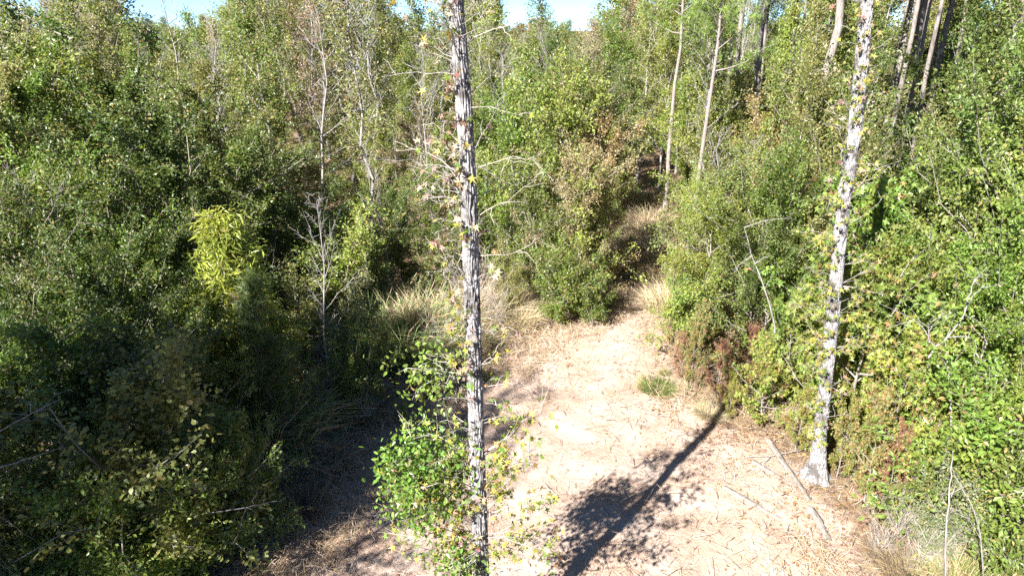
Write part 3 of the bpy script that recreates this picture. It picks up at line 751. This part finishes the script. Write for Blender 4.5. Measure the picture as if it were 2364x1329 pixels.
def epicormic(root, C, rr, spec, seed, leaf_parts, cols, lsz=(.062, .108)):
    """short shoots along the trunk. spec: list of (z0,z1,number,length range,leaves per shoot,side bias angle or None)"""
    rng = np.random.default_rng(seed)
    lp, rest = [], []
    for z0, z1, num, (l0, l1), nl, bias, palette in spec:
        for k in range(num):
            z = rng.uniform(z0, z1)
            i = int(np.argmin(np.abs(C[:, 2] - z)))
            az = rng.uniform(0, 2 * np.pi) if bias is None else rng.normal(bias, .6)
            while bias is None and not -.65 < math.sin(az) < .3: az = rng.uniform(0, 2 * np.pi)   # shoots keep to the flanks of the trunk
            L = rng.uniform(l0, l1)
            el = R(rng.uniform(5, 55))
            d = np.array([math.cos(az) * math.cos(el), math.sin(az) * math.cos(el), math.sin(el)])
            p0 = C[i] + d * [1, 1, 0] * rr[i] * .8
            n = 6; t = np.linspace(0, 1, n)
            P = p0 + d * (L * t)[:, None] + np.array([0, 0, rng.uniform(-.35, .3)]) * (L * t[:, None] ** 2) + rng.normal(size=(n, 3)) * .025 * L * t[:, None] * 2
            g = Geo()
            tubes(g, P[None], (.0052 * (.45 + L) * (1 - .75 * t))[None], 5)
            ends = [P]
            for j in range(int(2 + L * 5)):
                u = rng.uniform(.3, .95); b = interp_poly(P, np.array([u]))[0]
                dd = unit(d * .6 + rng.normal(size=3) * .6)
                l2 = L * rng.uniform(.15, .45)
                Q = b + dd * (l2 * np.linspace(0, 1, 4))[:, None] + rng.normal(size=(4, 3)) * .012
                Q[0] = b
                tubes(g, Q[None], np.array([[.004, .003, .0025, .0015]]), 4)
                ends.append(Q)
            b = part('branch', g.mesh('branch', M_TWIG if rng.random() < .35 else M_PALEBARK), root)
            m = rng.poisson(nl)
            for j in range(m):
                E = ends[rng.integers(len(ends))]
                u = rng.uniform(.35, 1) if len(E) == 6 else rng.uniform(.2, 1)
                p = interp_poly(E, np.array([u]))[0] + rng.normal(size=3) * .025
                ax = d * .4 + rng.normal(size=3) * .6 + [0, 0, -.45]
                nrm = rng.normal(size=3) * .7 + [-.35, -.5, .5]
                s = rng.uniform(*lsz)
                c = palette[rng.integers(len(palette))]
                c = tuple(np.array(cols[c]) * rng.uniform(.75, 1.25))
                lp.append((b, p, ax, nrm, s, c))
    rng.shuffle(lp)
    for b, p, ax, nrm, s, c in lp[:leaf_parts]:
        o = part('leaf', STAR_ME[rng.integers(4)], b, (*c, 0))
        o.matrix_local = frame_matrix(np.array(p), np.array(ax), np.array(nrm), s)
    rest = lp[leaf_parts:]
    by = {}
    for r_ in rest:
        key = min(cols, key=lambda k: sum((a - b) ** 2 for a, b in zip(cols[k], r_[5])))
        by.setdefault(key, []).append(r_)
    if rest:
        for key, rows in by.items():
            g = Geo()
            leaves(g, np.array([x[1] for x in rows]), np.array([x[2] for x in rows]), np.array([x[4] for x in rows]), STAR, rng, up=.5)
            o = part('foliage', g.mesh('foliage', M_STAR), root, (*cols[key], .08)); o['kind'] = 'stuff'

SG = {'lime': (.23, .25, .04), 'green': (.12, .17, .035), 'gold': (.32, .26, .07), 'tan': (.32, .25, .16), 'red': (.19, .085, .065), 'pink': (.30, .21, .17)}
FRESH = ['lime'] * 5 + ['green'] * 3 + ['gold'] * 2 + ['tan']
FADED = ['tan'] * 6 + ['pink'] * 3 + ['gold'] * 2 + ['red'] + ['lime'] * 2 + ['green'] * 2

# slim trunk: base (-.36,6.5) just below the picture
D1 = 6.8
def tpt(px, py, D): return [x_of(px, D, z_of(py, D)), D, z_of(py, D)]
bx1 = x_of(1121, D1)
path1 = [[bx1, D1, -.2]] + [tpt(px, py, D1) for px, py in ((1112, 1329), (1103, 1100), (1096, 850), (1087, 600), (1080, 400), (1068, 200), (1052, 0))] + [[x_of(1052, D1, 8.55) - .12, D1, 12.5], [x_of(1052, D1, 8.55) - .05, D1 + .2, 16]]
t1 = thing('sweetgum_tree', 'slim straight grey trunk rising through the middle of the clearing with star leaves', 'tree')
tm, C1, r1 = bark_trunk(path1, [.105, .098, .094, .09, .086, .083, .079, .075, .055, .02], 'trunk', M_GUMBARK, flare=.07, seed=21)
part('trunk', tm, t1)
epicormic(t1, C1, r1, [
    (.6, 2.2, 16, (.3, 1.0), 20, None, FRESH), (2.0, 3.4, 36, (.3, 1.15), 20, None, FRESH), (3.1, 4.6, 14, (.2, .6), 7, None, FRESH),
    (4.2, 6.0, 14, (.2, .6), 3, None, FADED + FRESH), (5.6, 7.0, 14, (.25, .75), 3.5, math.pi, FADED), (6.4, 8.2, 12, (.3, .8), 3.5, math.pi * 1.05, FADED), (6.0, 8.4, 8, (.4, .8), .5, 0.0, FADED),
    (.4, 8.6, 120, (.08, .3), 3.0, -2.3, FADED + FRESH), (9.5, 15.5, 34, (.8, 2.2), 32, None, FRESH)], 5, 300, SG)

# leaning trunk
D2 = 11.0
pts2 = [(1893, 1000), (1902, 920), (1925, 700), (1945, 480), (1970, 330), (1988, 160), (2001, 0)]
bx2 = x_of(1882, D2)
path2 = [[bx2, D2, -.15], [bx2 + .02, D2, .25]] + [tpt(px, py, D2) for px, py in pts2] + [[x_of(2001, D2, 9.3) - .1, D2, 13], [x_of(2001, D2, 9.3), D2, 18]]
t2 = thing('sweetgum_tree', 'thick pale leaning trunk with flared root base at the edge of the sand', 'tree')
tm, C2, r2 = bark_trunk(path2, [.15, .128, .116, .114, .112, .109, .106, .102, .096, .07, .02], 'trunk', M_GUMBARK, flare=.19, seed=35, ridges=21)
part('trunk', tm, t2)
epicormic(t2, C2, r2, [
    (1.2, 2.4, 10, (.2, .5), 7, None, FRESH), (2.4, 4.2, 22, (.25, .75), 13, None, FRESH), (4.2, 6.0, 18, (.2, .7), 9, None, FRESH), (5.5, 8.0, 14, (.2, .7), 4, None, FRESH + FADED), (7.5, 9.5, 10, (.3, .9), 3, math.pi, FADED),
    (.5, 9.2, 135, (.1, .36), 4.5, -2.3, FRESH), (11, 17, 40, (.8, 2.4), 30, None, FRESH)], 8, 300, SG)

# ------------------------------------------------------------------ bright green vine on the slim trunk
def vine(label, centre, ext, n, seed, parts, col):
    rng = np.random.default_rng(seed)
    root = thing('vine', label, 'vine', tuple(centre))
    g = Geo()
    tx = np.array(ext)
    anchors = unit(rng.normal(size=(26, 3))) * rng.random((26, 1)) ** .5 * tx
    for a in anchors:
        s = np.array([tx[0] * .95, .05, rng.uniform(-.2, .6) * tx[2]])
        m = (s + a) / 2 + rng.normal(size=3) * .08
        P = np.stack([s, (s + m) / 2, m, (m + a) / 2 + [0, 0, .03], a])
        tubes(g, P[None], np.array([[.006, .005, .004, .003, .002]]), 4)
    part('stems', g.mesh('stems', M_PALEBARK), root)
    lp = []
    for k in range(n):
        a = anchors[rng.integers(26)]
        p = a + rng.normal(size=3) * .13
        lp.append((p, unit(rng.normal(size=3) + [0, 0, -.4] + a * .8), rng.normal(size=3) * .55 + [-.4, -.5, .6], rng.uniform(.05, .085)))
    for p, ax, nr, s in lp[:parts]:
        o = part('leaf', OVAL_ME[rng.integers(4)], root, (*(np.array(col) * rng.uniform(.75, 1.3)), 0))
        o.matrix_local = frame_matrix(p, ax, nr, s)
    g = Geo()
    rows = lp[parts:]
    leaves(g, np.array([r[0] for r in rows]), np.array([r[1] for r in rows]), np.array([r[3] for r in rows]), OVAL2, rng, up=.8)
    o = part('foliage', g.mesh('foliage', M_LEAF), root, (*col, .04)); o['kind'] = 'stuff'
    return root
def c1(px, py, D=D1): return np.array(tpt(px, py, D))
vine('bright green leafy vine bulging from the sunlit side of the slim trunk', c1(975, 1095), (.5, .42, .58), 2600, 41, 300, (.115, .19, .030))
vine('small green vine tuft low on the slim trunk under the large vine', c1(1055, 1300, 6.6), (.25, .25, .25), 380, 42, 120, (.115, .18, .032))
vine('narrow pale vine spray beside the slim trunk above the large vine', c1(985, 870), (.33, .25, .34), 330, 43, 120, (.14, .20, .035))

# ------------------------------------------------------------------ logs, dead stems and branches
def log_mesh(L, r, seed, name, sides=14, rot=0.35):
    rng = np.random.default_rng(seed)
    n = 22
    x = np.linspace(0, L, n)
    th = np.arange(sides) * 2 * np.pi / sides
    rad = r * (1 + .18 * (vnoise((n, sides), (7, 5), rng) - .5) + .12 * (vnoise((n, sides), (3, 12), rng) - .5))
    rad += r * .16 * (np.sin(th * 5 + np.linspace(0, 2, n)[:, None]) > .55) * -1.0
    rad *= (1 - rot * np.linspace(0, 1, n) ** 2)[:, None]
    bend = np.cumsum(rng.normal(size=n) * r * .08)
    V = np.stack([np.repeat(x[:, None], sides, 1), rad * np.cos(th)[None] + bend[:, None], rad * np.sin(th)[None] * .8], -1)
    V[0, :, 0] += rng.normal(size=sides) * r * .35; V[-1, :, 0] += rng.normal(size=sides) * r * .9
    idx = np.arange(n * sides).reshape(n, sides); nx = np.roll(idx, -1, 1)
    q = np.stack([idx[:-1], idx[1:], nx[1:], nx[:-1]], -1).reshape(-1, 4)
    g = Geo(); g.add(V, q=q)
    for end in (0, n - 1):
        c = V[end].mean(0); ring = V[end]
        vv = np.concatenate([[c], ring]); tt = [[0, 1 + i, 1 + (i + 1) % sides] for i in range(sides)]
        if end: tt = [[a, c_, b] for a, b, c_ in tt]
        g.add(vv, t=tt)
    return g.mesh(name, M_LOG, smooth=True)
def lay_log(p0, p1, r, seed, label, cat='log', name='fallen_log', lift=.25):
    a = Vector((*gpt(*p0), 0)); b = Vector((*gpt(*p1), 0))
    a.z = gzf(a.x, a.y) + r * lift + r * lift; b.z = gzf(b.x, b.y) + r * lift
    L = (b - a).length
    o = single(name, log_mesh(L, r, seed, name), label, cat, a, 'weathered logs on the sand')
    o.rotation_euler = (b - a).to_track_quat('X', 'Z').to_euler()
    return o
lay_log((1775, 1010), (1872, 1152), .06, 1, 'grey weathered log slanting across the litter beside the leaning trunk')
lay_log((1872, 1175), (1912, 1240), .075, 2, 'short broken grey log end lying below the long log')
lay_log((1672, 1118), (1800, 1190), .06, 3, 'bleached log half sunk in pale sand', lift=-.1)
lay_log((1740, 1058), (1830, 1112), .045, 4, 'thin bleached log beside the brown leaf litter', lift=.0)
lay_log((700, 1130), (735, 1195), .06, 5, 'dark broken log in the shade by the thicket')

def branch_thing(pts, r0, label, cat='branch', name='fallen_branch', forks=(), mat=None, seed=0, twigs=10, group=None):
    """pts world polyline"""
    rng = np.random.default_rng(seed)
    pts = np.array(pts, float); base = pts[0].copy()
    root = thing(name, label, cat, tuple(base), group=group)
    def dense(P, n=14):
        s = np.linspace(0, 1, n); q = interp_poly(np.asarray(P), s)
        for _ in range(2): q[1:-1] = (q[:-2] + 2 * q[1:-1] + q[2:]) / 4
        q[1:-1] += rng.normal(size=(n - 2, 3)) * r0 * .35
        return q - base
    g = Geo(); P = dense(pts)
    tubes(g, P[None], np.linspace(r0, r0 * .3, len(P))[None], 8)
    part('stem', g.mesh('stem', mat or M_PALE, True), root)
    lines = [P]
    for f in forks:
        g = Geo(); Q = dense(f, 10)
        tubes(g, Q[None], np.linspace(r0 * .6, r0 * .15, len(Q))[None], 6)
        part('limb', g.mesh('limb', mat or M_PALE, True), root)
        lines.append(Q)
    if twigs:
        g = Geo()
        for k in range(twigs):
            Q = lines[rng.integers(len(lines))]
            b = interp_poly(Q, np.array([rng.uniform(.35, 1)]))[0]
            d = unit(rng.normal(size=3) + unit(Q[-1] - Q[0]) * .8)
            L = rng.uniform(.15, .55)
            W = b + d * (L * np.linspace(0, 1, 4))[:, None] + rng.normal(size=(4, 3)) * .02; W[0] = b
            tubes(g, W[None], np.array([[.004, .003, .002, .001]]) * (1 + r0 * 20), 4)
        o = part('twigs', g.mesh('twigs', mat or M_PALE), root); o['kind'] = 'stuff'
    return root
W = lambda px, py, D: tpt(px, py, D)
def on_ground(px, py, h): 
    x, y = gpt(px, py); return [x, y, gzf(x, y) + h]
branch_thing([on_ground(1720, 1050, .03), on_ground(1790, 1046, .06), on_ground(1868, 1035, .1)], .018, 'white bare branch lying across the logs to the leaning trunk', seed=1, twigs=4,
             forks=[[on_ground(1780, 1046, .05), on_ground(1760, 1070, .03)]])
branch_thing([W(1790, 815, 12.9), W(1792, 750, 12.9), W(1760, 650, 13), W(1735, 590, 13.1), W(1718, 525, 13.2)], .02, 'bleached crooked dead sapling standing in the green saplings', 'dead sapling', 'dead_sapling', seed=2,
             forks=[[W(1740, 610, 13), W(1775, 590, 12.9)], [W(1735, 590, 13.1), W(1690, 625, 13)], [W(1718, 525, 13.2), W(1770, 507, 13), W(1808, 505, 12.9)]])
branch_thing([W(2142, 825, 9.9), W(2158, 800, 9.9), W(2190, 778, 9.8), W(2228, 725, 9.9), W(2236, 690, 9.9), W(2272, 660, 10)], .018, 'pale forked dead branch reaching out of green leaves', 'dead branch', 'dead_branch', seed=3,
             forks=[[W(2158, 800, 9.9), W(2135, 760, 9.9), W(2110, 735, 9.9), W(2030, 700, 10)], [W(2190, 778, 9.8), W(2235, 772, 9.8), W(2258, 795, 9.7), W(2250, 820, 9.7)], [W(2145, 790, 9.9), W(2143, 745, 9.9)], [W(2232, 700, 9.9), W(2250, 640, 10), W(2270, 640, 10)]], twigs=18)
branch_thing([[x_of(2180, 7.7), 7.7, 0], W(2184, 1200, 7.8), W(2195, 1100, 7.9), W(2200, 1040, 8.0)], .015, 'straight grey dead stem standing by the dry grass', 'dead sapling', 'dead_sapling', seed=4, mat=M_PALEBARK, twigs=5)
branch_thing([[x_of(2275, 7.8), 7.8, 0], W(2265, 1240, 7.8), W(2250, 1170, 7.8), W(2215, 1120, 7.9), W(2198, 1080, 7.9)], .010, 'thin arching pale stem bent over beside the straight grey stem', 'dead sapling', 'dead_sapling', seed=5, twigs=8,
             forks=[[W(2262, 1240, 7.8), W(2235, 1190, 7.8), W(2190, 1170, 7.8)]])
branch_thing([W(-20, 1085, 7.4), W(60, 1060, 7.5), W(150, 1030, 7.6)], .012, 'thin pale twig reaching from the frame edge over the shaded oaks', 'branch', 'dead_branch', seed=6, mat=M_PALEBARK, twigs=5)
branch_thing([W(-10, 1000, 7.4), W(60, 960, 7.5), W(140, 920, 7.6)], .010, 'higher of two thin pale twigs over the shaded oaks', 'branch', 'dead_branch', seed=7, mat=M_PALEBARK, twigs=5)
branch_thing([W(430, 1190, 8), W(540, 1176, 7.9), W(640, 1155, 7.8)], .010, 'long bare white twig sticking out of the lobed oak', 'branch', 'dead_branch', seed=8, twigs=4)
branch_thing([W(170, 90, 19), W(110, 70, 19.2), W(40, 20, 19.5)], .03, 'dark bare limb stretched against the pale canopy', 'branch', 'dead_branch', seed=9, mat=M_SAPBARK, twigs=10)

# ------------------------------------------------------------------ ground debris
def scatter_clear(n, rng, band=(-2.5, 9), prob=None, box=(-7, 9, 5.5, 24)):
    xs, ys = [], []
    while sum(map(len, xs)) < n:
        x = rng.uniform(box[0], box[1], n); y = box[2] + (box[3] - box[2]) * rng.random(n) ** 1.5
        c = clear_dist(x, y)
        k = (c > band[0]) & (c < band[1])
        if prob is not None: k &= rng.random(n) < prob(x, y, c)
        xs.append(x[k]); ys.append(y[k])
    x = np.concatenate(xs)[:n]; y = np.concatenate(ys)[:n]
    return x, y
patch = lambda x, y, s, sd: pnoise(x * s, y * s, sd)
def blades_flat(name, n, L, wd, color, autumn, seed, label, prob, lift=(.0, .06), tilt=.25):
    rng = np.random.default_rng(seed)
    x, y = scatter_clear(n, rng, prob=prob)
    z = gz(x, y) + rng.uniform(*lift, n)
    a = rng.uniform(0, 2 * np.pi, n)
    d = np.stack([np.cos(a), np.sin(a), rng.normal(size=n) * tilt], -1); d = unit(d)
    l = rng.uniform(*L, n)[:, None]
    sd = unit(np.cross(d, np.stack([rng.normal(size=n) * .4, rng.normal(size=n) * .4, np.ones(n)], -1))) * rng.uniform(*wd, n)[:, None]
    p = np.stack([x, y, z], -1)
    bow = np.array([0, 0, .08]) * l + np.cross(d, [0, 0, 1]) * l * rng.normal(size=(n, 1)) * .08
    V = np.stack([p - d * l / 2 - sd, p - d * l / 2 + sd, p + bow + sd, p + bow - sd, p + d * l / 2], 1)
    i = np.arange(n)[:, None] * 5
    var = rng.random((n, 3))
    g = Geo(); g.add(V, q=i + np.array([[0, 1, 2, 3]]), t=i + np.array([[3, 2, 4]]), qa=var, ta=var)
    mass(name, g.mesh(name, M_GRASS), 'stuff', label, (*color, autumn))
blades_flat('straw', 42000, (.08, .30), (.0015, .0035), (.43, .37, .31), .3, 51, 'dry straw strewn over the sandy ground',
            lambda x, y, c: np.clip(1.15 - c * .35 + (patch(x, y, .9, 5) - .5) * 1.8, .04, 1))
blades_flat('dead_grass', 30000, (.25, .7), (.0025, .0055), (.40, .32, .235), .4, 52, 'flattened dead grass along the edges of the sand',
            lambda x, y, c: np.where((c < .9), .9, .02) * (patch(x, y, .5, 8) > .35), lift=(.0, .16), tilt=.35)
blades_flat('twig_litter', 9000, (.08, .35), (.003, .006), (.10, .07, .05), .1, 53, 'small dark twigs scattered on the sand', lambda x, y, c: np.clip(.75 - c * .2, .1, 1) + 0 * x, lift=(.0, .03), tilt=.12)

def fallen_leaves():
    rng = np.random.default_rng(61)
    n = 9500
    x, y = scatter_clear(n, rng, band=(-4, 3), prob=lambda x, y, c: np.where((x > 3.2) & (y < 14.5), 1.0, .35) * np.clip(.85 - c * .45, .02, 1) * (patch(x, y, 1.3, 44) > .3))
    p = np.stack([x, y, gz(x, y) + rng.uniform(.005, .05, n)], -1)
    g = Geo()
    ax = rng.normal(size=(n, 3)) * [1, 1, .25]
    leaves(g, p, ax, rng.uniform(.05, .1, n), OVAL, rng, up=2.5)
    mass('fallen_leaves', g.mesh('fallen_leaves', M_LEAF), 'stuff', 'brown fallen leaves lying around the leaning trunk', (.24, .13, .075, .3))
fallen_leaves()

# low weeds and seedlings that close the floor under the thickets
def ground_cover():
    rng = np.random.default_rng(63)
    n = 46000
    x = rng.uniform(-16, 20, n); y = 7 + 27 * rng.random(n) ** 1.2
    c = clear_dist(x, y)
    k = (c < -.5) & (patch(x, y, .7, 21) > .38)
    x, y = x[k], y[k]; n = len(x)
    hmax = .1 + .5 * patch(x, y, .5, 33)
    p = np.stack([x, y, gz(x, y) + rng.random(n) * hmax], -1)
    g = Geo()
    leaves(g, p, rng.normal(size=(n, 3)) * [1, 1, .4], rng.uniform(.06, .12, n), OVAL, rng, up=1.0)
    mass('undergrowth', g.mesh('undergrowth', M_LEAF), 'stuff', 'low leafy undergrowth on the floor of the thickets', (.085, .095, .032, .3))
ground_cover()

# cleat prints of a tracked machine pressed into the sand: low ridges and grooves of the same soil
def track_marks(p0, p1, label, wid=.3, pitch=.1):
    a = np.array(gpt(*p0)); b = np.array(gpt(*p1)); d = b - a; L = np.linalg.norm(d); d /= L; s = np.array([-d[1], d[0]])
    g = Geo(); n = int(L / pitch)
    rng = np.random.default_rng(9)
    for i in range(n):
        if rng.random() < .12: continue
        c = a + d * pitch * (i + .5)
        w = wid * rng.uniform(.6, 1); off = rng.normal() * .02
        top, lo = .05, -.03
        P = []
        for u in (-1, -.4, .3, 1):
            q = c + s * (u * w / 2 + off) + d * (.02 * u)
            z = gzf(q[0], q[1])
            h = top * (1 - .7 * u * u) * rng.uniform(.7, 1.2)
            for e, hh in ((-.03, lo), (-.004, h), (.016, h * .8), (.036, lo)):
                r_ = q + d * e; P.append([r_[0], r_[1], z + hh])
        idx = np.arange(16).reshape(4, 4)
        qd = np.stack([idx[:-1, :-1], idx[:-1, 1:], idx[1:, 1:], idx[1:, :-1]], -1).reshape(-1, 4)
        g.add(P, q=qd)
    me = g.mesh('track_print', M_SOIL, True)
    at = me.attributes.new('sand', 'FLOAT', 'POINT'); at.data.foreach_set('value', np.ones(len(me.vertices), np.float32))
    mass('track_print', me, 'stuff', label)
track_marks((1358, 945), (1412, 972), 'shorter row of cleat prints pressed into the sand')
track_marks((1448, 975), (1530, 1012), 'longer row of cleat prints pressed into the sand', .38)

# ------------------------------------------------------------------ labels for the planting
ORD = ['', 'second', 'third', 'fourth', 'fifth', 'sixth', 'seventh', 'eighth', 'ninth', 'tenth', 'eleventh', 'twelfth', 'thirteenth', 'fourteenth', 'fifteenth', 'sixteenth', 'seventeenth', 'eighteenth', 'nineteenth', 'twentieth',
       'twenty-first', 'twenty-second', 'twenty-third', 'twenty-fourth', 'twenty-fifth', 'twenty-sixth', 'twenty-seventh', 'twenty-eighth', 'twenty-ninth', 'thirtieth', 'thirty-first', 'thirty-second', 'thirty-third', 'thirty-fourth', 'thirty-fifth',
       'thirty-sixth', 'thirty-seventh', 'thirty-eighth', 'thirty-ninth', 'fortieth']
cls = {}
for o, kind, tone, px, D, has, h in REG:
    z = zone_of(px, D, kind) if D > 7.3 and -300 < px < 2700 else 'in the grove shading the thicket'
    if px < -300 or D <= 7: z = 'in the grove shading the thicket'
    o['group'] = SPEC[kind][3] + ' ' + z
    if has: continue
    tw = '' if kind in ('pine', 'bare', 'brush') else tone + ' '
    cls.setdefault((kind, tw, z), []).append((px, o))
for (kind, tw, z), rows in cls.items():
    rows.sort(key=lambda r: r[0])
    n = len(rows)
    for i, (px, o) in enumerate(rows):
        if n == 1: o['label'] = f'{tw}{SPEC[kind][1]} {z}'
        else:
            q = 'leftmost' if i == 0 else 'rightmost' if i == n - 1 else ORD[min(i, len(ORD) - 1)] + ' from left'
            o['label'] = f'{q} of the {tw}{SPEC[kind][3]} {z}'
